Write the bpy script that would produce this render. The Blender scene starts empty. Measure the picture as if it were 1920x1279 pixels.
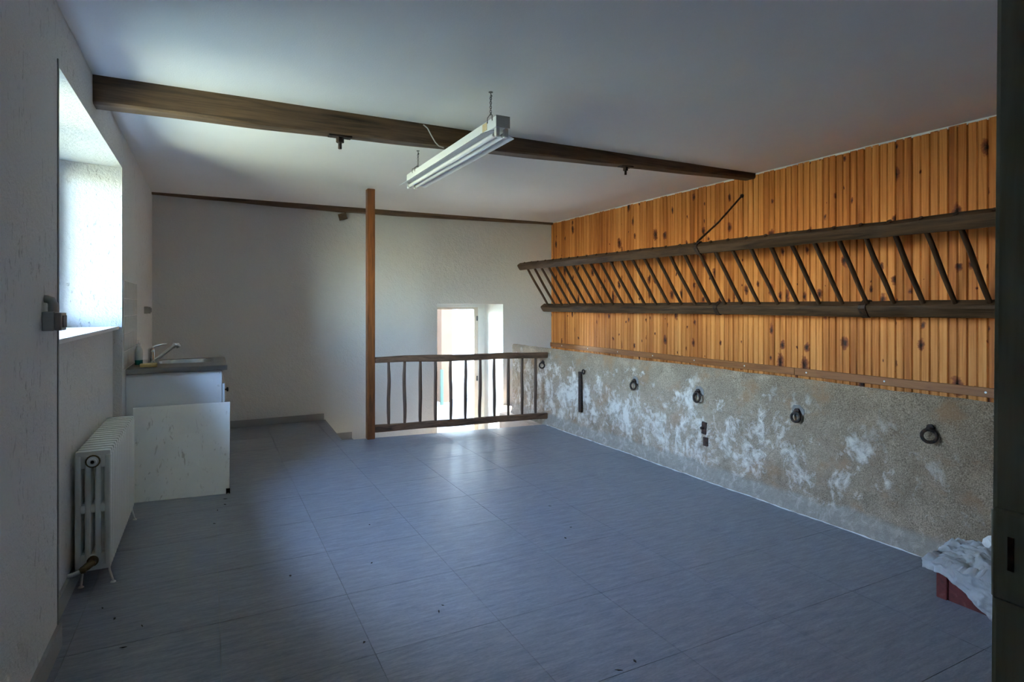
import bpy, bmesh, math, random
from mathutils import Vector, Matrix, noise

random.seed(7)
scene = bpy.context.scene
C = scene.collection

# ------------------------------------------------------------------ camera
cam_data = bpy.data.cameras.new('camera')
cam = bpy.data.objects.new('camera', cam_data)
C.objects.link(cam)
cam.location = (0, 0, 1.34)
cam.rotation_euler = (math.radians(90), 0, -math.radians(27.31))
cam_data.sensor_width = 36
cam_data.lens = 1100 / 1920 * 36
cam_data.shift_y = -64.5 / 1920
cam_data.clip_start = 0.02
scene.camera = cam

# ------------------------------------------------------------------ sky, sun, exposure
SUN_EL, SUN_AZ = 50, 20          # the sun stands beyond the back wall, a little to the left
world = bpy.data.worlds.new('sky')
scene.world = world
world.use_nodes = True
wn = world.node_tree.nodes
wn.clear()
sky = wn.new('ShaderNodeTexSky')
sky.sky_type = 'NISHITA'
sky.sun_disc = False
sky.sun_elevation = math.radians(SUN_EL)
sky.sun_rotation = math.radians(-SUN_AZ)
sky.air_density = 1.0
sky.dust_density = 0.6
sky.ozone_density = 1.5
bg = wn.new('ShaderNodeBackground')
bg.inputs['Strength'].default_value = 2.8
wo = wn.new('ShaderNodeOutputWorld')
world.node_tree.links.new(sky.outputs[0], bg.inputs[0])
world.node_tree.links.new(bg.outputs[0], wo.inputs[0])

sun_data = bpy.data.lights.new('sun', 'SUN')
sun_data.energy = 32.0
sun_data.angle = math.radians(0.6)
sun_data.color = (1.0, 0.93, 0.82)
sun = bpy.data.objects.new('sun', sun_data)
C.objects.link(sun)
el, az = math.radians(SUN_EL), math.radians(SUN_AZ)
to_sun = Vector((-math.sin(az) * math.cos(el), math.cos(az) * math.cos(el), math.sin(el)))
sun.rotation_euler = to_sun.to_track_quat('Z', 'Y').to_euler()
sun.location = to_sun * 30

scene.view_settings.view_transform = 'Standard'
scene.view_settings.look = 'None'
scene.view_settings.gamma = 1
scene.view_settings.use_curve_mapping = False
scene.view_settings.exposure = 2.0
scene.cycles.max_bounces = 14
scene.cycles.diffuse_bounces = 10
scene.cycles.transparent_max_bounces = 12
scene.cycles.caustics_reflective = False
scene.cycles.caustics_refractive = False
scene.cycles.sample_clamp_indirect = 8

# ------------------------------------------------------------------ room measures
XL, XR, XS, YB, H = -0.53, 4.334, 3.40, 7.18, 2.53
LOW = -0.75                       # floor at the foot of the stairs
GROUND = -0.9

# ------------------------------------------------------------------ node helpers
class NT:
    def __init__(self, m):
        self.t = m.node_tree; self.n = m.node_tree.nodes; self.l = m.node_tree.links
    def new(self, kind, **kw):
        nd = self.n.new(kind)
        for k, v in kw.items():
            if k.startswith('i_'):
                key = k[2:]
                key = int(key) if key.isdigit() else key.replace('_', ' ')
                self.set(nd.inputs[key], v)
            else:
                setattr(nd, k, v)
        return nd
    def set(self, sock, v):
        if isinstance(v, bpy.types.NodeSocket): self.l.new(v, sock)
        else: sock.default_value = v
    def math(self, op, a, b=0.0, clamp=False):
        nd = self.n.new('ShaderNodeMath'); nd.operation = op; nd.use_clamp = clamp
        self.set(nd.inputs[0], a); self.set(nd.inputs[1], b)
        return nd.outputs[0]
    def mix(self, fac, a, b, blend='MIX'):
        nd = self.n.new('ShaderNodeMix'); nd.data_type = 'RGBA'; nd.blend_type = blend
        self.set(nd.inputs[0], fac)
        self.set(nd.inputs[6], a if isinstance(a, bpy.types.NodeSocket) else (*a, 1) if len(a) == 3 else a)
        self.set(nd.inputs[7], b if isinstance(b, bpy.types.NodeSocket) else (*b, 1) if len(b) == 3 else b)
        return nd.outputs[2]
    def ramp(self, fac, stops, interp='LINEAR'):
        nd = self.n.new('ShaderNodeValToRGB'); nd.color_ramp.interpolation = interp
        e = nd.color_ramp.elements
        while len(e) < len(stops): e.new(0.5)
        for k, (p, c) in enumerate(stops):
            e[k].position = p
            e[k].color = (*c, 1) if isinstance(c, tuple) else (c, c, c, 1)
        self.set(nd.inputs[0], fac)
        return nd.outputs[0]
    def noise(self, vec, scale, detail=3, rough=0.55, dist=0.0, dim='3D'):
        nd = self.n.new('ShaderNodeTexNoise'); nd.noise_dimensions = dim
        if vec is not None: self.l.new(vec, nd.inputs['Vector'])
        nd.inputs['Scale'].default_value = scale; nd.inputs['Detail'].default_value = detail
        nd.inputs['Roughness'].default_value = rough; nd.inputs['Distortion'].default_value = dist
        return nd.outputs['Fac']
    def mapping(self, vec, scale=(1, 1, 1), loc=(0, 0, 0), rot=(0, 0, 0)):
        nd = self.n.new('ShaderNodeMapping')
        self.l.new(vec, nd.inputs['Vector'])
        nd.inputs['Scale'].default_value = scale
        self.set(nd.inputs['Location'], loc)
        nd.inputs['Rotation'].default_value = rot
        return nd.outputs[0]
    def bump(self, h, strength, dist=0.01, normal=None):
        nd = self.n.new('ShaderNodeBump')
        nd.inputs['Strength'].default_value = strength; nd.inputs['Distance'].default_value = dist
        self.l.new(h, nd.inputs['Height'])
        if normal is not None: self.l.new(normal, nd.inputs['Normal'])
        return nd.outputs[0]

def new_mat(name, color=(0.5, 0.5, 0.5), rough=0.6, metal=0.0, spec=0.5):
    m = bpy.data.materials.new(name); m.use_nodes = True
    t = NT(m); b = m.node_tree.nodes['Principled BSDF']
    b.inputs['Base Color'].default_value = (*color, 1)
    b.inputs['Roughness'].default_value = rough
    b.inputs['Metallic'].default_value = metal
    b.inputs['Specular IOR Level'].default_value = spec
    return m, t, b

def pos(t):
    return t.new('ShaderNodeNewGeometry').outputs['Position']
def objco(t):
    """object coordinates shifted by the object's own random number, so copies differ"""
    tc = t.new('ShaderNodeTexCoord'); oi = t.new('ShaderNodeObjectInfo')
    r = t.math('MULTIPLY', oi.outputs['Random'], 37.0)
    cb = t.new('ShaderNodeCombineXYZ'); 
    for k in range(3): t.l.new(r, cb.inputs[k])
    va = t.new('ShaderNodeVectorMath', operation='ADD')
    t.l.new(tc.outputs['Object'], va.inputs[0]); t.l.new(cb.outputs[0], va.inputs[1])
    return va.outputs[0], oi.outputs['Random']

# ------------------------------------------------------------------ materials
def m_plaster(name, col, bump=0.35, marks=0.0):
    m, t, b = new_mat(name, col, 0.75, spec=0.3)
    p = pos(t)
    n1 = t.noise(p, 70, 3, 0.6, 0.6); n2 = t.noise(p, 18, 3, 0.5, 0.4)
    h = t.math('ADD', t.math('MULTIPLY', n1, 0.55), t.math('MULTIPLY', n2, 0.6))
    t.l.new(t.bump(h, bump, 0.012), b.inputs['Normal'])
    big = t.noise(p, 1.7, 3)
    c = t.mix(big, tuple(x * 0.94 for x in col), tuple(min(1, x * 1.04) for x in col))
    if marks:
        s = t.noise(t.mapping(p, (45, 45, 14)), 1.0, 4, 0.7, 1.2)
        s2 = t.noise(p, 3.0, 2)
        k = t.math('MULTIPLY', t.ramp(s, [(0.58, 0.0), (0.66, 1.0)]), t.ramp(s2, [(0.40, 0.0), (0.58, 1.0)]))
        k = t.math('MULTIPLY', k, marks)
        c = t.mix(k, c, tuple(x * 0.42 for x in col))
    t.l.new(c, b.inputs['Base Color'])
    return m

def m_ceiling():
    m, t, b = new_mat('ceiling_paint', (0.80, 0.80, 0.80), 0.8, spec=0.2)
    p = pos(t)
    n = t.noise(p, 130, 2, 0.5); n2 = t.noise(p, 2.2, 3)
    t.l.new(t.bump(n, 0.22, 0.004), b.inputs['Normal'])
    t.l.new(t.mix(n2, (0.74, 0.74, 0.74), (0.79, 0.79, 0.79)), b.inputs['Base Color'])
    return m

def m_vinyl():
    m, t, b = new_mat('grey_vinyl', (0.3, 0.32, 0.35), 0.3, spec=0.35)
    p = pos(t)
    oi = t.new('ShaderNodeObjectInfo')
    st = t.noise(t.mapping(p, (7, 46, 1), rot=(0, 0, 0.22)), 1.0, 5, 0.65, 0.5)
    cl = t.noise(p, 2.6, 4, 0.6); fine = t.noise(t.mapping(p, (50, 190, 1), rot=(0, 0, 0.22)), 1.0, 3, 0.6)
    v = t.math('ADD', t.math('MULTIPLY', st, 0.62), t.math('MULTIPLY', fine, 0.38))
    c = t.ramp(v, [(0.33, (0.140, 0.157, 0.195)), (0.52, (0.222, 0.242, 0.288)), (0.70, (0.315, 0.334, 0.375))])
    c = t.mix(t.ramp(cl, [(0.35, 0.22), (0.65, 0.0)]), c, (0.19, 0.20, 0.20))
    tile = t.math('ADD', t.math('MULTIPLY', oi.outputs['Random'], 0.05), 0.95)
    c = t.mix(1.0, c, t.ramp(tile, [(0.0, 0.0), (1.0, 1.0)]), 'MULTIPLY')
    t.l.new(c, b.inputs['Base Color'])
    r = t.math('ADD', t.math('MULTIPLY', cl, 0.16), 0.26)
    r = t.math('ADD', r, t.math('MULTIPLY', fine, 0.06))
    t.l.new(r, b.inputs['Roughness'])
    t.l.new(t.bump(v, 0.10, 0.002), b.inputs['Normal'])
    return m

def m_pine():
    m, t, b = new_mat('varnished_pine', (0.55, 0.27, 0.09), 0.52, spec=0.16)
    co, rnd = objco(t)
    # thin cells make knots, on some cells only; knots pull the grain round them
    vo = t.new('ShaderNodeTexVoronoi', voronoi_dimensions='2D')
    sp = t.new('ShaderNodeSeparateXYZ'); t.l.new(co, sp.inputs[0])
    wob = t.noise(co, 9, 2)
    kz = t.math('ADD', t.math('MULTIPLY', sp.outputs[2], 6.2), t.math('MULTIPLY', wob, 0.5))
    ky = t.math('ADD', t.math('MULTIPLY', sp.outputs[1], 11.0), t.math('MULTIPLY', wob, 0.35))
    cb = t.new('ShaderNodeCombineXYZ'); t.l.new(ky, cb.inputs[0]); t.l.new(kz, cb.inputs[1])
    t.l.new(cb.outputs[0], vo.inputs['Vector']); vo.inputs['Scale'].default_value = 1.0
    vo.inputs['Randomness'].default_value = 1.0
    sc = t.new('ShaderNodeSeparateColor'); t.l.new(vo.outputs['Color'], sc.inputs[0])
    clus = t.noise(t.mapping(co, (1, 1.3, 1.1)), 1.9, 2, 0.5)
    gate = t.math('ADD', sc.outputs[0], t.math('MULTIPLY', t.math('SUBTRACT', clus, 0.5), 0.9))
    size = t.math('MULTIPLY', t.ramp(gate, [(0.70, 0.0), (0.76, 0.35), (1.0, 1.0)]), t.math('ADD', t.math('MULTIPLY', sc.outputs[1], 0.42), 0.08))
    rel = t.math('DIVIDE', vo.outputs['Distance'], t.math('ADD', size, 0.001))
    rel = t.math('ADD', rel, t.math('MULTIPLY', t.math('SUBTRACT', t.noise(co, 55, 3, 0.6), 0.5), 0.9))
    knot = t.ramp(rel, [(0.45, 1.0), (0.95, 0.0)])
    core = t.ramp(rel, [(0.15, 1.0), (0.55, 0.0)])
    halo = t.ramp(rel, [(0.7, 1.0), (2.6, 0.0)])
    g = t.noise(t.mapping(co, (30, 70, 1.5)), 1.0, 4, 0.65, 0.9)
    g2 = t.noise(t.mapping(co, (9, 15, 0.55)), 1.0, 3, 0.55, 0.5)
    gg = t.math('ADD', t.math('MULTIPLY', g, 0.5), t.math('MULTIPLY', g2, 0.5))
    gg = t.math('ADD', gg, t.math('MULTIPLY', halo, -0.12))
    gg = t.math('ADD', gg, t.math('MULTIPLY', t.math('SUBTRACT', rnd, 0.5), 0.16))
    c = t.ramp(gg, [(0.26, (0.24, 0.068, 0.015)), (0.42, (0.47, 0.158, 0.037)), (0.56, (0.68, 0.275, 0.074)), (0.76, (0.80, 0.40, 0.140))])
    # each strip of a board is cut from a slightly different ring
    stp = t.math('MULTIPLY', t.math('GREATER_THAN', t.new('ShaderNodeSeparateXYZ', i_0=t.new('ShaderNodeTexCoord').outputs['Object']).outputs[1], 0.0), 0.13)
    c = t.mix(stp, c, (0.40, 0.14, 0.04))
    c = t.mix(t.math('MULTIPLY', halo, 0.5), c, (0.34, 0.085, 0.030))
    c = t.mix(t.math('MULTIPLY', knot, 0.9), c, (0.13, 0.035, 0.018))
    c = t.mix(core, c, (0.030, 0.014, 0.010))
    t.l.new(c, b.inputs['Base Color'])
    t.l.new(t.bump(g, 0.15, 0.003), b.inputs['Normal'])
    return m

def m_wood(name, dark, light, rough=0.6, axis=0, scale=1.0, bump=0.3, spec=0.4):
    m, t, b = new_mat(name, light, rough, spec=spec)
    co, rnd = objco(t)
    s = [26 * scale] * 3; s[axis] = 1.8 * scale
    s2 = [80 * scale] * 3; s2[axis] = 5 * scale
    g = t.noise(t.mapping(co, tuple(s)), 1.0, 4, 0.62, 1.2)
    f = t.noise(t.mapping(co, tuple(s2)), 1.0, 3, 0.6, 0.5)
    v = t.math('ADD', t.math('MULTIPLY', g, 0.65), t.math('MULTIPLY', f, 0.35))
    c = t.ramp(v, [(0.32, dark), (0.55, tuple((a + 2 * l) / 3 for a, l in zip(dark, light))), (0.72, light)])
    t.l.new(c, b.inputs['Base Color'])
    t.l.new(t.bump(v, bump, 0.006), b.inputs['Normal'])
    return m

def m_stone():
    m, t, b = new_mat('limed_render', (0.4, 0.37, 0.33), 0.9, spec=0.15)
    p = pos(t)
    sp = t.new('ShaderNodeSeparateXYZ'); t.l.new(p, sp.inputs[0])
    grain = t.noise(p, 150, 4, 0.75); mid = t.noise(p, 28, 4, 0.7); big = t.noise(p, 4.5, 4, 0.6, 0.3)
    base = t.mix(t.ramp(big, [(0.3, 0.0), (0.7, 1.0)]), (0.29, 0.205, 0.135), (0.58, 0.435, 0.30))
    base = t.mix(t.ramp(grain, [(0.36, 0.8), (0.54, 0.0)]), base, (0.085, 0.065, 0.050))
    base = t.mix(t.ramp(grain, [(0.57, 0.0), (0.72, 0.85)]), base, (0.84, 0.69, 0.52))
    och = t.noise(t.mapping(p, (1, 1, 1.3), loc=(3, 8, 1)), 3.6, 4, 0.65)
    base = t.mix(t.ramp(och, [(0.53, 0.0), (0.66, 0.7)]), base, (0.42, 0.24, 0.125))
    # lime bloom: flakes low on the wall, thinning towards the entrance
    zc = t.math('ADD', sp.outputs[2], t.math('MULTIPLY', t.math('SUBTRACT', big, 0.5), 0.55))
    zmask = t.math('MULTIPLY', t.ramp(zc, [(0.05, 0.35), (0.20, 1.0)]), t.ramp(zc, [(0.42, 1.0), (0.82, 0.0)]))
    yy = t.math('MULTIPLY', t.math('SUBTRACT', sp.outputs[1], 1.2), 0.22)
    ymask = t.ramp(yy, [(0.05, 0.12), (0.55, 1.0)])
    zy = t.math('MULTIPLY', zmask, ymask)
    blo = t.noise(t.mapping(p, (1, 1.0, 0.75)), 5.2, 6, 0.66, 0.6)
    blo2 = t.noise(p, 16, 4, 0.65, 0.8)
    bl = t.math('ADD', t.math('MULTIPLY', blo, 0.66), t.math('MULTIPLY', blo2, 0.34))
    bl = t.math('ADD', bl, t.math('MULTIPLY', zy, 0.10))
    lime = t.ramp(bl, [(0.555, 0.0), (0.61, 0.55), (0.66, 1.0)])
    lime = t.math('MULTIPLY', lime, t.ramp(zy, [(0.0, 0.0), (0.35, 1.0)]))
    pink = t.noise(t.mapping(p, (1, 1, 1), loc=(7, 1, 4)), 6.0, 3, 0.6)
    soft = t.math('MULTIPLY', zy, t.ramp(mid, [(0.3, 0.05), (0.7, 0.6)]))
    c = t.mix(soft, base, t.mix(t.ramp(pink, [(0.4, 0.0), (0.6, 1.0)]), (0.74, 0.605, 0.46), (0.74, 0.54, 0.40)))
    c = t.mix(t.math('MULTIPLY', lime, 0.85), c, (0.95, 0.87, 0.78))
    # smooth cement skirting run along the foot
    edge = t.math('ADD', sp.outputs[2], t.math('MULTIPLY', t.noise(p, 3.5, 5, 0.7), 0.13))
    foot = t.math('MULTIPLY', t.ramp(edge, [(0.165, 1.0), (0.20, 0.0)]), 0.85)
    cem = t.mix(mid, (0.28, 0.24, 0.20), (0.55, 0.485, 0.41))
    cem = t.mix(t.ramp(blo2, [(0.5, 0.0), (0.68, 0.6)]), cem, (0.70, 0.625, 0.54))
    c = t.mix(foot, c, cem)
    t.l.new(c, b.inputs['Base Color'])
    h = t.math('ADD', t.math('MULTIPLY', grain, 0.5), t.math('ADD', t.math('MULTIPLY', mid, 0.6), t.math('MULTIPLY', lime, 0.35)))
    t.l.new(t.bump(h, 0.9, 0.016), b.inputs['Normal'])
    return m

def m_iron(name, dark=(0.012, 0.011, 0.010), rust=(0.075, 0.032, 0.016), r=0.6):
    m, t, b = new_mat(name, dark, r, metal=0.35)
    co, rnd = objco(t)
    n = t.noise(co, 60, 4, 0.6)
    t.l.new(t.ramp(n, [(0.40, dark), (0.68, rust)]), b.inputs['Base Color'])
    t.l.new(t.bump(n, 0.5, 0.004), b.inputs['Normal'])
    return m

def m_paint(name, col, rough=0.45, mottle=0.08, spec=0.5, scale=9.0, metal=0.0, bump=0.05):
    m, t, b = new_mat(name, col, rough, metal, spec)
    co, rnd = objco(t)
    n = t.noise(co, scale, 4, 0.6)
    t.l.new(t.mix(n, tuple(x * (1 - mottle) for x in col), tuple(min(1, x * (1 + mottle)) for x in col)), b.inputs['Base Color'])
    if bump: t.l.new(t.bump(t.noise(co, 120, 2), bump, 0.002), b.inputs['Normal'])
    return m

def m_scuffed():
    m, t, b = new_mat('scuffed_white_board', (0.66, 0.66, 0.64), 0.5)
    co, rnd = objco(t)
    n = t.noise(t.mapping(co, (36, 36, 2.2)), 1.0, 4, 0.6, 0.9); n2 = t.noise(co, 4.5, 3)
    k = t.math('MULTIPLY', t.ramp(n, [(0.60, 0.0), (0.68, 0.75)]), t.ramp(n2, [(0.38, 0.0), (0.56, 1.0)]))
    n3 = t.noise(t.mapping(co, (120, 120, 30)), 1.0, 2)
    k = t.math('MAXIMUM', k, t.ramp(n3, [(0.76, 0.0), (0.79, 0.8)]))
    c = t.mix(n2, (0.72, 0.72, 0.69), (0.84, 0.84, 0.82))
    t.l.new(t.mix(t.math('MULTIPLY', k, 0.65), c, (0.24, 0.19, 0.14)), b.inputs['Base Color'])
    t.l.new(t.bump(n, 0.08, 0.003), b.inputs['Normal'])
    return m

def m_glass(name, tint=(0.97, 0.99, 0.98)):
    m = bpy.data.materials.new(name); m.use_nodes = True
    t = NT(m); t.n.clear()
    tr = t.new('ShaderNodeBsdfTransparent'); tr.inputs[0].default_value = (*tint, 1)
    gl = t.new('ShaderNodeBsdfGlossy'); gl.inputs['Roughness'].default_value = 0.02
    lw = t.new('ShaderNodeLayerWeight'); lw.inputs['Blend'].default_value = 0.15
    mx = t.new('ShaderNodeMixShader'); t.l.new(lw.outputs['Fresnel'], mx.inputs[0])
    t.l.new(tr.outputs[0], mx.inputs[1]); t.l.new(gl.outputs[0], mx.inputs[2])
    o = t.new('ShaderNodeOutputMaterial'); t.l.new(mx.outputs[0], o.inputs[0])
    return m

def m_grass():
    m, t, b = new_mat('lawn', (0.16, 0.24, 0.06), 0.9, spec=0.1)
    p = pos(t); n = t.noise(p, 2.5, 5, 0.7)
    t.l.new(t.ramp(n, [(0.3, (0.26, 0.255, 0.165)), (0.55, (0.32, 0.322, 0.195)), (0.75, (0.38, 0.375, 0.26))]), b.inputs['Base Color'])
    return m

def m_plastic_sheet():
    m, t, b = new_mat('crumpled_plastic', (0.80, 0.82, 0.84), 0.28)
    co, rnd = objco(t)
    n = t.noise(co, 14, 4, 0.6, 0.8)
    t.l.new(t.bump(n, 0.35, 0.02), b.inputs['Normal'])
    b.inputs['Subsurface Weight'].default_value = 0.0
    return m

def m_crate():
    m, t, b = new_mat('worn_red_paint', (0.24, 0.035, 0.03), 0.5)
    co, rnd = objco(t)
    n = t.noise(co, 26, 5, 0.65, 0.3)
    c = t.ramp(n, [(0.30, (0.075, 0.012, 0.010)), (0.58, (0.16, 0.024, 0.020)), (0.70, (0.20, 0.08, 0.065)), (0.78, (0.30, 0.24, 0.21))])
    t.l.new(c, b.inputs['Base Color'])
    return m

def m_facade(name, a, bcol, scale=2.0):
    m, t, b = new_mat(name, a, 0.9, spec=0.1)
    n = t.noise(pos(t), scale, 5, 0.65)
    t.l.new(t.mix(n, a, bcol), b.inputs['Base Color'])
    return m

M = dict(
    plaster=m_plaster('wall_plaster', (0.63, 0.63, 0.61), 0.7),
    plaster_l=m_plaster('scuffed_wall_plaster', (0.63, 0.63, 0.62), 0.6, 0.8),
    reveal=m_plaster('reveal_plaster', (0.80, 0.80, 0.80), 0.3),
    ceiling=m_ceiling(), vinyl=m_vinyl(), pine=m_pine(), stone=m_stone(),
    slab=m_paint('concrete', (0.30, 0.30, 0.29), 0.9, 0.2),
    ledge=m_paint('pale_terracotta', (0.55, 0.44, 0.36), 0.8, 0.15),
    rack=m_wood('rack_oak', (0.016, 0.009, 0.005), (0.105, 0.060, 0.032), 0.7, 1, spec=0.25),
    rung=m_wood('rung_oak', (0.016, 0.009, 0.005), (0.085, 0.045, 0.024), 0.65, 2, spec=0.25),
    batten=m_wood('batten_wood', (0.19, 0.065, 0.018), (0.36, 0.145, 0.045), 0.5, 1, bump=0.1),
    rail=m_wood('rail_oak', (0.040, 0.021, 0.012), (0.235, 0.125, 0.070), 0.5, 0),
    baluster=m_wood('baluster_wood', (0.045, 0.026, 0.016), (0.175, 0.098, 0.062), 0.5, 2),
    post=m_wood('varnished_post', (0.070, 0.022, 0.007), (0.29, 0.100, 0.028), 0.35, 2, bump=0.1, spec=0.5),
    beam=m_wood('beam_oak', (0.030, 0.018, 0.010), (0.190, 0.115, 0.062), 0.65, 0, 0.8),
    iron=m_iron('black_iron'), rust=m_iron('rusty_iron', (0.030, 0.018, 0.014), (0.11, 0.045, 0.026)),
    skirting=m_paint('grey_skirting', (0.30, 0.30, 0.30), 0.5),
    white_paint=m_paint('white_joinery', (0.78, 0.78, 0.77), 0.4, 0.03),
    frame_grey=m_paint('door_frame_paint', (0.60, 0.63, 0.62), 0.45, 0.04),
    stile=m_paint('beige_stile', (0.55, 0.50, 0.43), 0.5, 0.06),
    radiator=m_paint('radiator_enamel', (0.68, 0.70, 0.66), 0.38, 0.06),
    brass=m_paint('dull_brass', (0.16, 0.12, 0.055), 0.45, 0.3, metal=0.7),
    laminate=m_paint('white_laminate', (0.74, 0.75, 0.76), 0.35, 0.03),
    board=m_scuffed(),
    raw=m_paint('chipboard_edge', (0.42, 0.30, 0.18), 0.8, 0.2),
    steel=m_paint('brushed_steel', (0.40, 0.40, 0.39), 0.28, 0.06, metal=1.0),
    chrome=m_paint('chrome', (0.75, 0.75, 0.76), 0.08, 0.0, metal=1.0, bump=0),
    black=m_paint('black_plastic', (0.015, 0.015, 0.016), 0.4, 0.2),
    grey_plastic=m_paint('grey_plastic', (0.40, 0.41, 0.39), 0.45, 0.05),
    plug=m_paint('dark_socket_face', (0.10, 0.10, 0.11), 0.4),
    wall_tile=m_paint('glazed_tile', (0.70, 0.70, 0.67), 0.18, 0.04),
    grout=m_paint('tile_grout', (0.78, 0.78, 0.75), 0.9, 0.05),
    sponge=m_paint('yellow_sponge', (0.58, 0.44, 0.20), 0.9, 0.2, scale=60),
    bottle=m_paint('clear_bottle', (0.50, 0.55, 0.54), 0.15, 0.05),
    soap=m_paint('green_soap', (0.02, 0.16, 0.14), 0.2, 0.1),
    bottle_cap=m_paint('white_cap', (0.75, 0.75, 0.75), 0.4),
    enamel=m_paint('fixture_enamel', (0.74, 0.75, 0.76), 0.35, 0.03),
    tube_glass=m_paint('unlit_tube', (0.82, 0.83, 0.84), 0.2, 0.01, bump=0),
    galv=m_paint('galvanised_wire', (0.10, 0.10, 0.10), 0.4, 0.2, metal=0.8),
    sticker=m_paint('yellowed_sticker', (0.55, 0.42, 0.25), 0.7, 0.25, scale=50),
    cable=m_paint('grey_cable', (0.42, 0.42, 0.42), 0.5),
    jamb=m_wood('olive_painted_jamb', (0.22, 0.23, 0.16), (0.36, 0.365, 0.28), 0.6, 2, bump=0.1),
    crate=m_crate(), sheet=m_plastic_sheet(), glass=m_glass('window_glass'),
    grass=m_grass(), paving=m_facade('pale_paving', (0.22, 0.20, 0.17), (0.30, 0.28, 0.25)),
    facade_white=m_facade('white_render', (0.50, 0.48, 0.44), (0.56, 0.54, 0.50)),
    facade_peach=m_facade('peach_stone', (0.085, 0.050, 0.031), (0.12, 0.075, 0.05), 3.0),
    green=m_paint('green_paint', (0.002, 0.030, 0.018), 0.5),
    debris=m_paint('dark_crumbs', (0.03, 0.025, 0.02), 0.9, 0.3),
    mortar=m_facade('grey_mortar', (0.17, 0.155, 0.145), (0.36, 0.33, 0.30), 30),
    stone_lower=m_facade('trough_render', (0.30, 0.27, 0.23), (0.40, 0.37, 0.32), 9),
)

# ------------------------------------------------------------------ mesh helpers
def add_box(bm, x0, x1, y0, y1, z0, z1, bev=0.0, seg=1):
    vs = [bm.verts.new(v) for v in ((x0, y0, z0), (x1, y0, z0), (x1, y1, z0), (x0, y1, z0),
                                    (x0, y0, z1), (x1, y0, z1), (x1, y1, z1), (x0, y1, z1))]
    fs = [bm.faces.new([vs[i] for i in f]) for f in ((3, 2, 1, 0), (4, 5, 6, 7), (0, 1, 5, 4), (1, 2, 6, 5), (2, 3, 7, 6), (3, 0, 4, 7))]
    if bev:
        es = list({e for f in fs for e in f.edges})
        bmesh.ops.bevel(bm, geom=es, offset=bev, segments=seg, affect='EDGES', profile=0.6)
    return vs

def add_prism(bm, poly, z0, z1):
    """plan polygon (counter-clockwise x, y) raised from z0 to z1"""
    lo = [bm.verts.new((x, y, z0)) for x, y in poly]; hi = [bm.verts.new((x, y, z1)) for x, y in poly]
    bm.faces.new(lo[::-1]); bm.faces.new(hi)
    n = len(poly)
    for i in range(n):
        j = (i + 1) % n
        bm.faces.new((lo[i], lo[j], hi[j], hi[i]))

def add_tube(bm, pts, r, sides=10, caps=True, closed=False):
    pts = [Vector(p) for p in pts]; n = len(pts)
    rs = r if isinstance(r, (list, tuple)) else [r] * n
    up = None; rings = []
    for i, p in enumerate(pts):
        if closed: d = pts[(i + 1) % n] - pts[i - 1]
        else: d = pts[min(i + 1, n - 1)] - pts[max(i - 1, 0)]
        d.normalize()
        if up is None:
            a = Vector((0, 0, 1)) if abs(d.z) < 0.9 else Vector((1, 0, 0))
            u = d.cross(a).normalized()
        else:
            u = (up - d * up.dot(d)).normalized()
        up = u; w = d.cross(u)
        rings.append([bm.verts.new(p + (u * math.cos(2 * math.pi * k / sides) + w * math.sin(2 * math.pi * k / sides)) * rs[i]) for k in range(sides)])
    m = n if closed else n - 1
    for i in range(m):
        A, B = rings[i], rings[(i + 1) % n]
        for k in range(sides):
            f = bm.faces.new((A[k], A[(k + 1) % sides], B[(k + 1) % sides], B[k])); f.smooth = True
    if caps and not closed:
        bm.faces.new(rings[0][::-1]); bm.faces.new(rings[-1])

def add_lathe(bm, prof, loc, axis='Z', sides=24):
    """prof: (radius, height) list, turned about an axis through loc"""
    loc = Vector(loc)
    def P(r, h, a):
        c, s = r * math.cos(a), r * math.sin(a)
        return loc + Vector({'Z': (c, s, h), 'Y': (c, h, s), 'X': (h, c, s)}[axis])
    rings = [[bm.verts.new(P(max(r, 1e-4), h, 2 * math.pi * k / sides)) for k in range(sides)] for r, h in prof]
    for A, B in zip(rings, rings[1:]):
        for k in range(sides):
            f = bm.faces.new((A[k], A[(k + 1) % sides], B[(k + 1) % sides], B[k])); f.smooth = True
    bm.faces.new(rings[0][::-1]); bm.faces.new(rings[-1])

def add_timber(bm, p0, p1, w, h, seg=24, rot=0.0, wob=0.004, seed=0, nseg=3):
    """a hand-hewn length from p0 to p1: w across, h high, rolled by rot, edges softened and uneven"""
    p0, p1 = Vector(p0), Vector(p1); d = (p1 - p0); L = d.length; d.normalize()
    side = d.cross(Vector((0, 0, 1))).normalized() if abs(d.z) < 0.9 else d.cross(Vector((1, 0, 0))).normalized(); up = side.cross(d).normalized()
    q = Matrix.Rotation(rot, 3, d); side, up = q @ side, q @ up
    b = min(w, h) * 0.16
    prof = [(-w/2 + b, -h/2), (w/2 - b, -h/2), (w/2, -h/2 + b), (w/2, h/2 - b), (w/2 - b, h/2), (-w/2 + b, h/2), (-w/2, h/2 - b), (-w/2, -h/2 + b)]
    rings = []
    for i in range(seg + 1):
        p = p0 + d * (L * i / seg)
        ring = []
        for k, (a, c) in enumerate(prof):
            q3 = p * 2.6 + Vector((k // 2 * 3.1, seed, 0))
            n1 = noise.noise(q3); n2 = noise.noise(q3 + Vector((17, 5, 3)))
            f = 1.0
            ring.append(bm.verts.new(p + side * (a + n1 * wob * 2) * f + up * (c + n2 * wob * 2) * f))
        rings.append(ring)
    for A, B in zip(rings, rings[1:]):
        for k in range(8):
            f = bm.faces.new((A[k], A[(k + 1) % 8], B[(k + 1) % 8], B[k])); f.smooth = True
    bm.faces.new(rings[0][::-1]); bm.faces.new(rings[-1])

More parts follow.
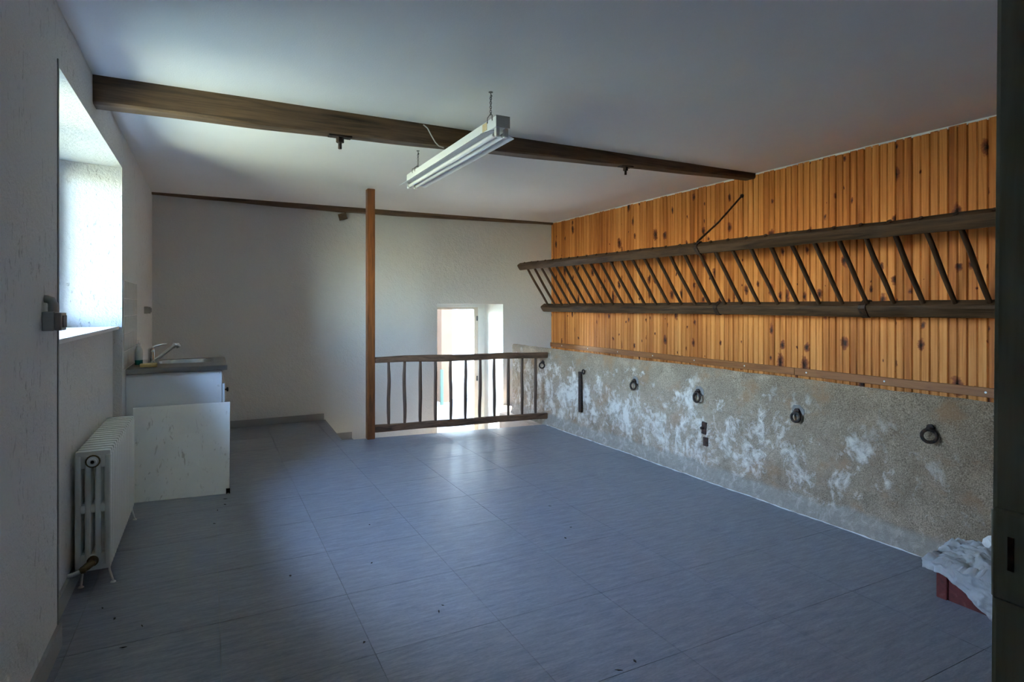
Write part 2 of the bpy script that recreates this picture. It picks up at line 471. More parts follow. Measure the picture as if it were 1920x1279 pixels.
WORLD = {}
def obj(name, bm, mat, parent=None, smooth=None):
    bmesh.ops.recalc_face_normals(bm, faces=bm.faces)
    me = bpy.data.meshes.new(name)
    off = WORLD.get(parent.name, Vector()) if parent else Vector()
    if off.length: bmesh.ops.translate(bm, verts=bm.verts, vec=-off)
    bm.to_mesh(me); bm.free()
    for mm in (mat if isinstance(mat, (list, tuple)) else [mat]): me.materials.append(M[mm])
    if smooth is not None:
        for f in me.polygons: f.use_smooth = True
    if smooth is not None or any(f.use_smooth for f in me.polygons):
        me.set_sharp_from_angle(angle=math.radians(smooth or 40))
    o = bpy.data.objects.new(name, me); C.objects.link(o)
    if parent:
        o.parent = parent; WORLD[o.name] = off
    return o
def new(): return bmesh.new()
def tag(o, label, cat, group=None):
    o['label'] = label; o['category'] = cat
    if group: o['group'] = group
    return o
def thing(name, label, cat, loc=(0, 0, 0), group=None):
    o = bpy.data.objects.new(name, None); C.objects.link(o); o.location = loc
    o.empty_display_size = 0.1
    WORLD[o.name] = Vector(loc)
    return tag(o, label, cat, group)
def struct(o, label=None):
    o['kind'] = 'structure'
    if label: o['label'] = label
    return o
def copy(src, parent, loc=None, rot=None):
    o = src.copy(); C.objects.link(o); o.parent = parent
    if loc is not None: o.location = loc
    if rot is not None: o.rotation_euler = rot
    WORLD[o.name] = WORLD.get(parent.name, Vector())
    return o
def boxobj(name, mat, parent, *a, **k):
    bm = new(); add_box(bm, *a, **k); return obj(name, bm, mat, parent)

# =================================================================== SETTING
# ---- left wall with its splayed window bay and shallow niche under the sill
WY0, WY1, SILL, HEAD = 2.88, 4.80, 1.205, 2.292
XO = -0.94
NSP = 0.04                         # splay of the near side
FS = 0.10                          # splay of the far side of the bay
bm = new()
add_prism(bm, [(XL, -1.7), (XL, WY0), (XO, WY0 + NSP), (XO, -1.7)], GROUND, H + 0.2)
add_prism(bm, [(XL, WY1), (XL, 8.0), (XO, 8.0), (XO, WY1 - FS)], GROUND, H + 0.2)
add_prism(bm, [(XL, WY0), (XL, WY1), (XO, WY1 - FS), (XO, WY0 + NSP)], HEAD, H + 0.2)
add_prism(bm, [(XL - 0.052, WY0), (XL - 0.052, WY1), (XO, WY1 - FS), (XO, WY0 + NSP)], GROUND, SILL - 0.02)
wall_left = struct(obj('wall_left', bm, 'plaster_l'), 'white textured plaster wall with the deep window bay')

# window: sill board, frame, centre mullion, panes
win = thing('window_1', 'white casement window deep in the left wall', 'window', (XO, 3.84, SILL)); del win['category']
struct(win)
bm = new(); add_prism(bm, [(XL - 0.018, WY0 + 0.002), (XL - 0.018, WY1 - 0.002), (XO, WY1 - FS - 0.002), (XO, WY0 + NSP + 0.002)], SILL - 0.02, SILL)
obj('window_sill', bm, 'white_paint', win)
fy0, fy1 = WY0 + NSP, WY1 - FS + 0.015
bm = new()
for y0, y1, z0, z1 in ((fy0, fy0 + 0.04, SILL, HEAD), (fy1 - 0.04, fy1, SILL, HEAD), (fy0 + .04, fy1 - .04, SILL, SILL + 0.04), (fy0 + .04, fy1 - .04, HEAD - 0.04, HEAD)):
    add_box(bm, -0.935, -0.895, y0, y1, z0, z1)
obj('window_frame', bm, 'white_paint', win)
ym = (fy0 + fy1) / 2
for a, b_ in ((fy0 + 0.04, ym), (ym, fy1 - 0.04)):
    bm = new()
    for y0, y1, z0, z1 in ((a, a + 0.035, SILL + .04, HEAD - .04), (b_ - 0.035, b_, SILL + .04, HEAD - .04), (a + .035, b_ - .035, SILL + .04, SILL + .075), (a + .035, b_ - .035, HEAD - .075, HEAD - .04)):
        add_box(bm, -0.930, -0.900, y0 + 0.001, y1 - 0.001, z0, z1)
    cs = obj('casement', bm, 'white_paint', win)
    boxobj('pane', 'glass', cs, -0.917, -0.912, a + .035, b_ - .035, SILL + .075, HEAD - .075)

# ---- back wall with the low doorway at the foot of the stairs
DX0, DX1, DTOP, YO = 2.62, 3.57, 1.375, 7.95
bm = new()
add_box(bm, XO, DX0, YB, YO, GROUND, H + 0.2)
add_box(bm, DX1, XR + 0.6, YB, YO, GROUND, H + 0.2)
add_box(bm, DX0, DX1, YB, YO, DTOP, H + 0.2)
add_box(bm, DX0, DX1, YB, YO, GROUND, LOW)
wall_back = struct(obj('wall_back', bm, 'plaster'), 'white textured plaster back wall')

door = thing('door_2', 'glazed outer door at the foot of the stairs', 'door', ((DX0 + DX1) / 2, 7.82, LOW)); del door['category']
struct(door)
bm = new()
add_box(bm, DX1 - 0.10, DX1, 7.79, 7.86, LOW, DTOP); add_box(bm, DX0, DX0 + 0.10, 7.79, 7.86, LOW, DTOP)
add_box(bm, DX0 + .1, DX1 - .1, 7.79, 7.86, DTOP - 0.045, DTOP)
obj('door_frame', bm, 'frame_grey', door)
bm = new()
add_box(bm, DX1 - 0.16, DX1 - .1, 7.80, 7.84, LOW, DTOP - .045); add_box(bm, DX0 + .1, DX0 + 0.15, 7.80, 7.84, LOW, DTOP - .045)
add_box(bm, DX0 + .15, DX1 - .16, 7.80, 7.84, LOW, LOW + 0.12); add_box(bm, DX0 + .15, DX1 - .16, 7.80, 7.84, DTOP - 0.075, DTOP - .045)
leaf = obj('door_leaf', bm, 'stile', door)
boxobj('pane', 'glass', leaf, DX0 + .15, DX1 - .16, 7.818, 7.823, LOW + .12, DTOP - .075)
for z in (1.17, 0.30, -0.5):
    bm = new(); add_lathe(bm, [(0.011, -0.035), (0.011, 0.035)], (DX1 - 0.115, 7.793, z), 'Z', 10); obj('hinge', bm, 'galv', leaf)

# ---- ceiling, right wall core, front wall and the lobby behind the camera
bm = new(); add_box(bm, XO, XR + 0.6, -1.7, YO, H, H + 0.25)
ceiling = struct(obj('ceiling', bm, 'ceiling'), 'white painted ceiling')
bm = new(); add_box(bm, XR + 0.016, XR + 0.6, -0.1, YB, GROUND, H)
wall_right = struct(obj('wall_right', bm, 'stone_lower'), 'right wall clad in varnished pine boards')
bm = new()
add_box(bm, 0.93, XR + 0.6, -0.05, 0.35, GROUND, H); add_box(bm, XL, 0.93, -0.05, 0.35, 2.12, H)
wall_front = struct(obj('wall_front', bm, 'plaster'), 'entrance wall beside the camera')
bm = new()
add_box(bm, XL, 1.6, -1.8, -1.7, GROUND, H); add_box(bm, 1.5, 1.6, -1.7, -0.05, GROUND, H)
struct(obj('wall_lobby', bm, 'plaster'), 'lobby walls behind the entrance')

# ---- floor slab with separate vinyl tiles
FE0, FE1 = (1.17, 6.00), (XS + 0.02, 5.755)             # edge along the stair opening
def edge_y(x): return FE0[1] + (x - FE0[0]) * (FE1[1] - FE0[1]) / (FE1[0] - FE0[0])
bm = new()
add_prism(bm, [(XL - .06, -1.7), (4.4, -1.7), (4.4, edge_y(XS) - .003), (XS, edge_y(XS) - .003), (FE0[0], FE0[1] - .003), (1.21, YB + .01), (XL - .06, YB + .01)], -0.20, -0.004)
floor = struct(obj('floor', bm, 'slab'), 'floor laid with streaky blue-grey vinyl tiles')
def clip(poly, a, b_, c_):
    out = []
    for i in range(len(poly)):
        p, q = poly[i], poly[(i + 1) % len(poly)]
        fp, fq = a * p[0] + b_ * p[1] - c_, a * q[0] + b_ * q[1] - c_
        if fp <= 0: out.append(p)
        if fp * fq < 0:
            s = fp / (fp - fq); out.append((p[0] + (q[0] - p[0]) * s, p[1] + (q[1] - p[1]) * s))
    return out
ms = (FE1[1] - FE0[1]) / (FE1[0] - FE0[0])
g = 0.0011
def tile(poly):
    if len(poly) < 3: return
    cx = sum(p[0] for p in poly) / len(poly); cy = sum(p[1] for p in poly) / len(poly)
    if max(p[0] for p in poly) - min(p[0] for p in poly) < 0.01 or max(p[1] for p in poly) - min(p[1] for p in poly) < 0.01: return
    bm = new(); add_prism(bm, [(x - cx, y - cy) for x, y in poly], -0.004, 0.0)
    o = obj('floor_tile', bm, 'vinyl', floor); o.location = (cx, cy, 0)
TX, TY, TP = 0.04, 2.25, 0.53
for i in range(-2, 8):
    for j in range(-4, 11):
        x0, x1 = TX + i * TP, TX + (i + 1) * TP; y0, y1 = TY + j * TP, TY + (j + 1) * TP
        x0, x1, y0, y1 = max(x0, XL - .05), min(x1, XS + 0.02), y0, min(y1, YB)
        if x1 - x0 < 0.02 or y1 - y0 < 0.02: continue
        cell = [(x0 + g, y0 + g), (x1 - g, y0 + g), (x1 - g, y1 - g), (x0 + g, y1 - g)]
        if x1 < FE0[0]: tile(cell); continue
        tile(clip(cell, -ms, 1, FE0[1] - ms * FE0[0]))
        up = clip(cell, ms, -1, -(FE0[1] - ms * FE0[0]))
        if len(up) > 2: tile(clip(up, 1, -(1.205 - FE0[0]) / (YB - FE0[1]), FE0[0] - FE0[1] * (1.205 - FE0[0]) / (YB - FE0[1])))

# ---- stairs down to the back door
st = thing('stairs', 'short concrete stairs going down behind the railing', 'stairs', (1.5, 6.6, LOW)); del st['category']
struct(st)
for k, (x0, x1, z) in enumerate(((1.22, 1.54, -0.25), (1.54, 1.88, -0.50))):
    boxobj('step', 'slab', st, x0, x1, 6.0, YB, LOW - .1, z, bev=0.004)
bm = new(); add_box(bm, 1.88, 3.62, 5.6, YB + 0.7, LOW - 0.15, LOW)
struct(obj('floor_lower', bm, 'paving'), 'pale floor at the foot of the stairs')
bm = new(); add_prism(bm, [(1.2, 6.0), (1.2, 5.7), (XS, 5.5), (XS, edge_y(XS))], GROUND, -0.20)
struct(obj('wall_stairwell', bm, 'plaster'), 'plastered side of the stair opening')
bm = new(); add_prism(bm, [(3.27, 5.78), (XR, 5.78), (XR, YB), (3.575, YB), (3.575, 6.75), (3.27, 6.68)], LOW - .1, -0.006)
struct(obj('wall_ledge', bm, 'ledge'), 'pale ledge at the end of the stone wall')

# ---- pine cladding: boards two strips wide with a beaded groove down the middle
def plank_mesh(w, top, z0=0.66):
    bm = new(); hw = w / 2
    prof = [(0.014, -hw + .0010), (0.007, -hw + .0010), (0.0, -hw + .0046)]
    if w > 0.08: prof += [(0.0, -0.0062), (0.0065, -0.0036), (0.0, -0.0010), (0.0, 0.0014), (0.0045, 0.0034), (0.0, 0.0052)]
    prof += [(0.0, hw - .0092), (0.0035, hw - .0072), (0.0, hw - .0054), (0.0, hw - .0046), (0.007, hw - .0010), (0.014, hw - .0010)]
    lo = [bm.verts.new((x, y, 0)) for x, y in prof]; hi = [bm.verts.new((x, y, top - z0)) for x, y in prof]
    for i in range(len(prof)):
        j = (i + 1) % len(prof); bm.faces.new((lo[i], lo[j], hi[j], hi[i]))
    bm.faces.new(lo[::-1]); bm.faces.new(hi)
    return bm
PW = 0.1114
variants = []
yj = 2.902 - 23 * PW
k = 0
while yj < YB - 0.01:
    w = min(PW, YB - 0.004 - yj)
    if w > PW - 0.001 and len(variants) >= 5:
        o = copy(variants[k % 5], wall_right)
    else:
        o = obj('pine_board', plank_mesh(w, 2.523 - 0.004 * ((k * 7) % 5) / 2), 'pine', wall_right)
        variants.append(o)
    o.location = (XR + random.uniform(-0.0008, 0.0008), yj + w / 2, 0.66)
    yj += PW; k += 1
# white filler line under the ceiling
bm = new(); add_box(bm, XR + 0.002, XR + 0.015, 0.36, YB, 2.512, H)
obj('filler_strip', bm, 'white_paint', wall_right)

bt = struct(boxobj('trim_1', 'batten', None, XR - 0.020, XR - 0.001, 0.36, 3.25, 0.772, 0.832, bev=0.003), 'brown batten along the foot of the pine boards, near length')
bt2 = struct(boxobj('trim_2', 'batten', None, XR - 0.020, XR - 0.001, 3.254, YB - 0.01, 0.772, 0.832, bev=0.003), 'brown batten along the foot of the pine boards, far length')
for y in [1.9 + 0.62 * i for i in range(9)]:
    bm = new(); add_lathe(bm, [(0.007, -0.0225), (0.007, -0.020)], (XR, y, 0.803), 'X', 8)
    obj('screw_head', bm, 'white_paint', bt if y < 3.25 else bt2)

# ---- limed low wall of the old manger, relief built in
def surf(y, z):
    n = noise.noise((y * 2.2, z * 2.2, 1.7)) * 0.012 + noise.noise((y * 7, z * 7, 4.1)) * 0.006 + noise.noise((y * 21, z * 21, 9.0)) * 0.0028
    return XS + 0.012 - n
def stone_wall():
    bm = new()
    y0, y1 = 0.36, 6.60
    ny, nz = 300, 44
    top = 0.868
    front = []
    for i in range(ny + 1):
        y = y0 + (y1 - y0) * i / ny
        tz = top + 0.010 * noise.noise((y * 1.3, 3, 0)) + 0.004 * noise.noise((y * 9, 1, 4))
        col = []
        for j in range(nz + 1):
            z = tz * j / nz
            foot = 0.026 * max(0, 1 - z / (0.10 + 0.03 * noise.noise((y * 2.0, 8, 2)))) ** 0.7 if z < 0.13 else 0
            rnd = 0.02 * max(0, (z - tz + 0.03) / 0.03) ** 2
            col.append(bm.verts.new((surf(y, z) - foot + rnd, y, z - 0.01 * (j == 0))))
        # rim falls back into the trough
        col.append(bm.verts.new((XS + 0.085, y, tz - 0.022)))
        col.append(bm.verts.new((XS + 0.13, y, tz - 0.08)))
        col.append(bm.verts.new((XS + 0.14, y, 0.0)))
        front.append(col)
    for A, B in zip(front, front[1:]):
        for j in range(len(A) - 1):
            f = bm.faces.new((A[j], B[j], B[j + 1], A[j + 1])); f.smooth = True
        bm.faces.new((A[-1], B[-1], B[0], A[0]))
    bm.faces.new(front[0]); bm.faces.new(front[-1][::-1])
    return obj('wall_manger', bm, 'stone', smooth=60)
wall_manger = struct(stone_wall(), 'low stained stone manger wall with tie rings')
bm = new(); add_box(bm, XS + 0.10, XR + 0.016, 0.36, 6.60, 0.30, 0.42); add_box(bm, XS + .10, XR + 0.016, 6.45, 6.595, 0.42, 0.66)
obj('trough_bed', bm, 'stone_lower', wall_manger)

bm = new(); pts = [(surf(y, 0.0) - 0.027, y, 0.003 + 0.003 * noise.noise((y * 14, 0, 3))) for y in [0.45 + 5.25 * i / 220 for i in range(221)]]
add_tube(bm, pts, [max(0.0006, 0.0028 + 0.0045 * noise.noise((i * 0.37, 2, 0))) for i in range(221)], 6)
struct(obj('trim_5', bm, 'grout'), 'ragged white filler line where the floor meets the manger wall')

# ---- skirtings
bm = new()
add_box(bm, XL, XL + 0.014, 0.4, WY0, 0, 0.09); add_box(bm, XL - .052, XL - .038, WY0, WY1, 0, 0.09); add_box(bm, XL, XL + 0.014, 5.79, YB - 0.014, 0, 0.078)
struct(obj('baseboard_left', bm, 'skirting'), 'grey skirting along the left wall')
bm = new(); add_box(bm, XL, 1.205, YB - 0.013, YB, 0, 0.078)
struct(obj('baseboard_back', bm, 'skirting'), 'grey skirting along the back wall')
bm = new(); add_box(bm, 1.24, 1.53, YB - 0.013, YB, -0.25, -0.172)
struct(obj('baseboard_step', bm, 'skirting'), 'short grey skirting on the first step')
bm = new(); add_prism(bm, [(1.165, 6.0), (1.185, 6.0), (1.222, YB), (1.202, YB)], -0.045, 0.003)
struct(obj('trim_3', bm, 'skirting'), 'dark nosing on the edge of the stair opening')

bm = new(); add_box(bm, XL, XL + 0.004, WY0 - 0.014, WY0 + 0.001, 0.09, 2.315); struct(obj('trim_4', bm, 'skirting'), 'grey corner bead up the near edge of the window bay')

# ---- ceiling beam with two bolted hangers
def sagging_beam(name, xs, zb, y0, y1, top, seed):
    bm = new(); rings = []
    for x in xs:
        z = zb(x); n = lambda s: noise.noise((x * 2.1, s, seed)) * 0.006
        e = 0.012
        rings.append([bm.verts.new(v) for v in ((x, y0 + n(1), top), (x, y0 + n(2), z + e + n(7)), (x, y0 + e + n(3), z + n(4)), (x, y1 - e + n(5), z + n(4)), (x, y1 + n(6), z + e), (x, y1 + n(8), top))])
    for A, B in zip(rings, rings[1:]):
        for k in range(6):
            f = bm.faces.new((A[k], A[(k + 1) % 6], B[(k + 1) % 6], B[k])); f.smooth = True
    bm.faces.new(rings[0][::-1]); bm.faces.new(rings[-1])
    return obj(name, bm, 'beam', smooth=35)
def interp(tab):
    def f(x):
        for (a, za), (b_, zb_) in zip(tab, tab[1:]):
            if x <= b_: return za + (zb_ - za) * (x - a) / (b_ - a)
        return tab[-1][1]
    return f
xs = [XL + (XR - XL) * i / 60 for i in range(61)]
beam = tag(sagging_beam('ceiling_beam', xs, interp([(-.6, 2.383), (0.7, 2.392), (2.05, 2.426), (3.0, 2.452), (4.4, 2.486)]), 3.655, 3.775, H, 1.0),
           'long dark oak beam crossing the ceiling in front of the hanging light', 'beam')
beam2 = tag(sagging_beam('ceiling_beam', xs, interp([(-.6, 2.512), (0.3, 2.487), (1.4, 2.466), (2.5, 2.474), (4.4, 2.503)]), YB - 0.055, YB, H, 5.0),
            'thin dark beam set along the top of the back wall', 'beam')
for x, z, s in ((0.72, 2.394, 1.0), (2.93, 2.451, 0.85)):
    bm = new()
    add_box(bm, x - 0.07 * s, x + 0.07 * s, 3.685, 3.745, z - 0.008, z + 0.006, bev=0.003)
    pl = obj('anchor_plate', bm, 'iron', beam)
    bm = new(); add_lathe(bm, [(0.024 * s, 0), (0.024 * s, -0.032 * s)], (x, 3.715, z - 0.007), 'Z', 6); obj('nut', bm, 'iron', pl)
    bm = new(); add_lathe(bm, [(0.011 * s, 0), (0.011 * s, -0.070 * s)], (x, 3.715, z - 0.008), 'Z', 12); obj('bolt', bm, 'iron', pl)
bm = new(); add_timber(bm, (1.37, YB - 0.03, 2.40), (1.46, YB - 0.05, 2.425), 0.06, 0.07, seg=4, wob=0.004, seed=9); obj('peg', bm, 'beam', beam2)

# ---- small plastered-in details of the ceiling and walls
# entrance door frame at the camera's right
dj = thing('door_1', 'olive painted frame of the entrance door', 'door', (0.9, 0.2, 0)); del dj['category']
struct(dj)
bm = new(); add_box(bm, 0.862, 0.945, 0.02, 0.372, 0, 2.12, bev=0.006, seg=2)
for v in bm.verts: v.co.x += (v.co.z - 1.34) * 0.017
obj('jamb', bm, 'jamb', dj)
bm = new(); add_box(bm, XL + 0.02, 0.95, 0.02, 0.372, 2.06, 2.125, bev=0.004); obj('head', bm, 'jamb', dj)
bm = new(); add_box(bm, 0.848, 0.868, 0.16, 0.369, 0.985, 1.095, bev=0.003); kp = obj('latch_keeper', bm, 'jamb', dj)
bm = new(); add_box(bm, 0.8470, 0.8485, 0.345, 0.351, 1.025, 1.065); obj('slot_shade', bm, 'rust', kp)  # thin dark strip standing in for the shade inside the keeper's slot
bm = new(); add_box(bm, 0.852, 0.862, 0.02, 0.325, 0, 0.98, bev=0.003); obj('stop_bead', bm, 'jamb', dj)

# =================================================================== THINGS
# ---- hay rack
rack = thing('hay_rack', 'long dark wooden hay rack with slanting rungs on the pine wall', 'hay rack', (4.0, 4.0, 1.27))
RA = math.atan2(0.34, 0.50)
UX, LX = 3.742, 4.105
def up_z(y): return 1.882 - (7.0 - y) * (1.882 - 1.816) / 5.5 if y > 1.5 else 1.816
def seg_timber(name, x, zf, w, h, y0, y1, seed, wob):
    bm = new(); add_timber(bm, (x, y0, zf(y0)), (x, y1, zf(y1)), w, h, seg=60, rot=RA, wob=wob, seed=seed)
    return obj(name, bm, 'rack', rack)
top_rail = seg_timber('top_rail', UX, lambda y: 1.882 - (7.0 - y) * 0.0122, 0.070, 0.086, 7.0, 0.62, 2.0, 0.004)
low_rail = seg_timber('bottom_rail', LX, lambda y: 1.325, 0.088, 0.092, 6.985, 0.62, 6.0, 0.004)
rv = []
for k in range(30 + 4):
    y = 6.842 - 0.1809 * k
    zt = 1.882 - (7.0 - y) * 0.0122
    a = Vector((LX, y, 1.325)); b_ = Vector((UX, y, zt)); d = (b_ - a); L = d.length + 0.055
    if k < 5:
        bm = new(); r0 = 0.0150 + 0.0018 * noise.noise((k * 3.3, 0, 0))
        pts = [(0.0016 * math.sin(k * 2 + i * 0.9), 0.0016 * math.cos(k + i * 1.3), L * i / 8) for i in range(9)]
        add_tube(bm, pts, [r0 * (0.92 + 0.12 * math.sin(math.pi * i / 8)) for i in range(9)], 10)
        o = obj('rung', bm, 'rung', None); o.parent = rack; rv.append(o)
    else:
        o = copy(rv[k % 5], rack)
    o.location = a - WORLD[rack.name]
    if k < 5: RL = globals().setdefault('RUNG_L', []); RL.append(L)
    o.scale = (1, 1, L / RUNG_L[k % 5])
    o.rotation_euler = (0, math.atan2(d.x, d.z), 0)
def strap(name, cx, cz, y, w, h, parent, wid=0.035):
    """flat iron strap round a rail"""
    bm = new()
    add_timber(bm, (cx, y - wid / 2, cz), (cx, y + wid / 2, cz), w, h, seg=1, rot=-RA, wob=0)
    return obj(name, bm, 'iron', parent)
strap('strap', UX, 1.882 - (7 - 3.74) * .0122, 3.74, 0.084, 0.102, top_rail, 0.04)
strap('strap', LX, 1.325, 3.86, 0.100, 0.104, low_rail, 0.045)
strap('strap', LX, 1.325, 2.52, 0.102, 0.106, low_rail, 0.05)
for y in (3.86, 2.52):
    bm = new(); add_tube(bm, [(LX + 0.02, y, 1.30), (LX + 0.10, y, 1.30), (XR - 0.002, y, 1.305)], 0.010, 8); obj('wall_hook', bm, 'iron', low_rail)
bm = new(); add_tube(bm, [(UX - 0.02, 3.745, 1.895), (4.0, 3.77, 2.085), (XR - 0.008, 3.80, 2.352)], 0.0085, 10)
stay = obj('stay_rod', bm, 'rust', rack)
bm = new(); add_lathe(bm, [(0.018, -0.012), (0.018, -0.001)], (XR, 3.80, 2.352), 'X', 12); obj('rod_eye', bm, 'iron', stay)

# ---- tie rings on the manger wall
def tie_ring(y, z, R, tilt, label, patch=True, turn=0.0):
    XS = surf(y, z + R)
    t = thing('tie_ring', label, 'tie ring', (XS, y, z), 'iron tie rings along the manger wall')
    if patch:
        bm = new(); pts = []
        n = 14
        vs = [bm.verts.new((XS - 0.005, y + (0.045 + 0.014 * noise.noise((k * 1.7, y, 0))) * math.cos(2 * math.pi * k / n), z + R + 0.008 + (0.042 + 0.014 * noise.noise((k * 1.3, y, 5))) * math.sin(2 * math.pi * k / n))) for k in range(n)]
        vb = [bm.verts.new((XS + 0.03, v.co.y, v.co.z)) for v in vs]
        bm.faces.new(vs); bm.faces.new(vb[::-1])
        for k in range(n): bm.faces.new((vs[k], vs[(k + 1) % n], vb[(k + 1) % n], vb[k]))
        obj('mortar_patch', bm, 'mortar', t)
    bm = new()
    st_ = [(XS + 0.02, y - 0.010, z + R + 0.006), (XS - 0.022, y - 0.012, z + R + 0.008), (XS - 0.036, y - 0.006, z + R + 0.010), (XS - 0.036, y + 0.006, z + R + 0.010), (XS - 0.022, y + 0.012, z + R + 0.008), (XS + 0.02, y + 0.010, z + R + 0.006)]
    add_tube(bm, st_, 0.0058, 8); add_lathe(bm, [(0.017, -0.006), (0.017, 0.004)], (XS - 0.016, y, z + R + 0.012), 'X', 12)
    obj('staple', bm, 'iron', t)
    bm = new(); c = Vector((XS - 0.026, y, z))
    rot = Matrix.Rotation(turn, 3, 'Z') @ Matrix.Rotation(tilt, 3, 'Y')
    pts = [c + Vector((0, 0, R)) + rot @ Vector((0, R * math.sin(2 * math.pi * k / 28), R * math.cos(2 * math.pi * k / 28) - R)) for k in range(28)]
    add_tube(bm, pts, [0.0088 + 0.0012 * noise.noise((k * .6, y, 1)) for k in range(28)], 10, closed=True)
    obj('ring', bm, 'iron', t)
    return t
tie_ring(5.80, 0.667, 0.030, 0.10, 'small iron tie ring just beyond the end of the railing', False, 0.7)
tie_ring(4.177, 0.630, 0.034, 0.06, 'iron tie ring next to the long iron strap', True, 0.1)
tie_ring(3.407, 0.632, 0.036, 0.08, 'iron tie ring above the rusty iron stubs', True, -0.1)
tie_ring(2.547, 0.620, 0.029, 0.10, 'iron tie ring under a round dark mortar patch', True, 0.15)
tie_ring(1.748, 0.655, 0.033, 0.20, 'tilted double-looking tie ring nearest the red crate', False, 0.45)

# long iron strap with a small eye
SX = surf(5.05, 0.46)
t = thing('iron_strap', 'long flat black iron strap fixed upright on the manger wall', 'iron strap', (XS, 5.05, 0.25))
bm = new(); add_timber(bm, (SX - 0.010, 5.05, 0.252), (SX - 0.010, 5.055, 0.668), 0.052, 0.026, seg=14, rot=0, wob=0.003, seed=3); obj('bar', bm, 'iron', t)
bm = new(); add_tube(bm, [(SX + 0.01, 5.00, 0.652), (SX - 0.025, 4.985, 0.660)], 0.008, 8)
add_tube(bm, [(SX - 0.028, 4.975 + 0.02 * math.sin(a), 0.675 + 0.022 * math.cos(a)) for a in [2 * math.pi * k / 16 for k in range(16)]], 0.007, 8, closed=True)
obj('eye', bm, 'iron', t)
t = thing('iron_stub', 'ragged rusty iron stub let into the manger wall, upper of two', 'iron stub', (XS, 3.356, 0.35))
bm = new(); add_timber(bm, (surf(3.355, 0.35) - 0.006, 3.362, 0.350), (surf(3.355, 0.35) - 0.006, 3.352, 0.444), 0.040, 0.018, seg=7, wob=0.006, seed=21); obj('plate', bm, 'rust', t)
bm = new(); add_lathe(bm, [(0.011, -0.018), (0.011, 0.004)], (XS, 3.363, 0.40), 'X', 8); obj('rivet', bm, 'rust', t)
tag(obj('iron_stub', (lambda b: (add_timber(b, (surf(3.355, 0.35) - 0.006, 3.345, 0.263), (surf(3.355, 0.35) - 0.006, 3.345, 0.329), 0.044, 0.018, seg=4, wob=0.002, seed=31), b)[1])(new()), 'rust'),
    'square dark iron stub let into the manger wall, lower of two', 'iron stub')

# ---- railing and post
P0, P1 = Vector((1.495, 5.945, 0)), Vector((3.405, 5.735, 0))
rail = thing('railing', 'rustic dark wooden railing beside the stair opening', 'railing', (2.45, 5.84, 0))
bm = new(); add_timber(bm, P0 + Vector((0, 0, .797)), P1 + Vector((0, 0, .795)), 0.055, 0.066, seg=26, wob=0.006, seed=12); obj('top_rail', bm, 'rail', rail)
bm = new(); add_timber(bm, P0 + Vector((0, 0, .098)), P1 + Vector((0, 0, .103)), 0.055, 0.068, seg=26, wob=0.005, seed=15); obj('bottom_rail', bm, 'rail', rail)
for k in range(11):
    f = (0.142 + 0.163 * k) / 1.91
    p = P0.lerp(P1, f)
    bm = new(); pts = []; rs = []
    for i in range(11):
        s = i / 10
        pts.append(p + Vector((0.008 * noise.noise((k * 5.1, s * 2.2, 0)), 0.006 * noise.noise((k * 5.1, s * 2, 7)), 0.125 + 0.65 * s)))
        rs.append((0.0135 + 0.0045 * math.sin(math.pi * min(1, s * 1.1)) ** 0.5) * (1 + 0.12 * noise.noise((k * 2.7, s * 3, 3))))
    add_tube(bm, pts, rs, 9); obj('baluster', bm, 'baluster', rail)
tag(boxobj('wooden_post', 'post', None, 1.415, 1.492, 5.905, 5.985, 0.0, H - 0.001, bev=0.004), 'tall varnished wooden post rising from floor to ceiling', 'post')

# ---- hanging fluorescent light, unlit
LXc, LY0, LY1, LZ = 1.425, 2.865, 4.49, 2.318
lt = thing('fluorescent_light', 'white twin-tube fluorescent light hanging on two chains, switched off', 'light fixture', (LXc, (LY0 + LY1) / 2, LZ))
boxobj('housing', 'enamel', lt, LXc - 0.041, LXc + 0.041, LY0 + 0.004, LY1, LZ, LZ + 0.062, bev=0.003)
boxobj('end_cap', 'grey_plastic', lt, LXc - 0.042, LXc + 0.042, LY0, LY0 + 0.0035, LZ - 0.001, LZ + 0.063)
for s in (-1, 1):
    bm = new()
    prof = [(0.020, -0.0005), (0.043, -0.002), (0.104, -0.030), (0.104, -0.033), (0.042, -0.0045), (0.020, -0.003)]
    A = [bm.verts.new((LXc + s * a, LY0 + 0.07, LZ + z)) for a, z in prof]; B = [bm.verts.new((LXc + s * a, LY1 - 0.01, LZ + z)) for a, z in prof]
    for k in range(6): bm.faces.new((A[k], A[(k + 1) % 6], B[(k + 1) % 6], B[k]))
    bm.faces.new(A); bm.faces.new(B[::-1]); obj('reflector_wing', bm, 'enamel', lt)
    bm = new(); add_tube(bm, [(LXc + s * 0.026, LY0 + 0.045, LZ - 0.030), (LXc + s * 0.026, LY1 - 0.03, LZ - 0.030)], 0.0135, 14)
    tb = obj('tube', bm, 'tube_glass', lt)
    for y0, y1 in ((LY0 + 0.036, LY0 + 0.056), (LY1 - 0.046, LY1 - 0.024)):
        bm = new(); add_tube(bm, [(LXc + s * .026, y0, LZ - .030), (LXc + s * .026, y1, LZ - .030)], 0.0142, 14); obj('tube_cap', bm, 'steel', tb)
    for y in (LY0 + 0.022, LY1 - 0.018):
        boxobj('lamp_holder', 'white_paint', lt, LXc + s * 0.026 - 0.013, LXc + s * 0.026 + 0.013, y - 0.012, y + 0.012, LZ - 0.050, LZ - 0.0005, bev=0.004)
boxobj('sticker', 'sticker', lt, LXc - 0.0425, LXc - 0.0411, LY0 + 0.12, LY0 + 0.18, LZ + 0.012, LZ + 0.055)
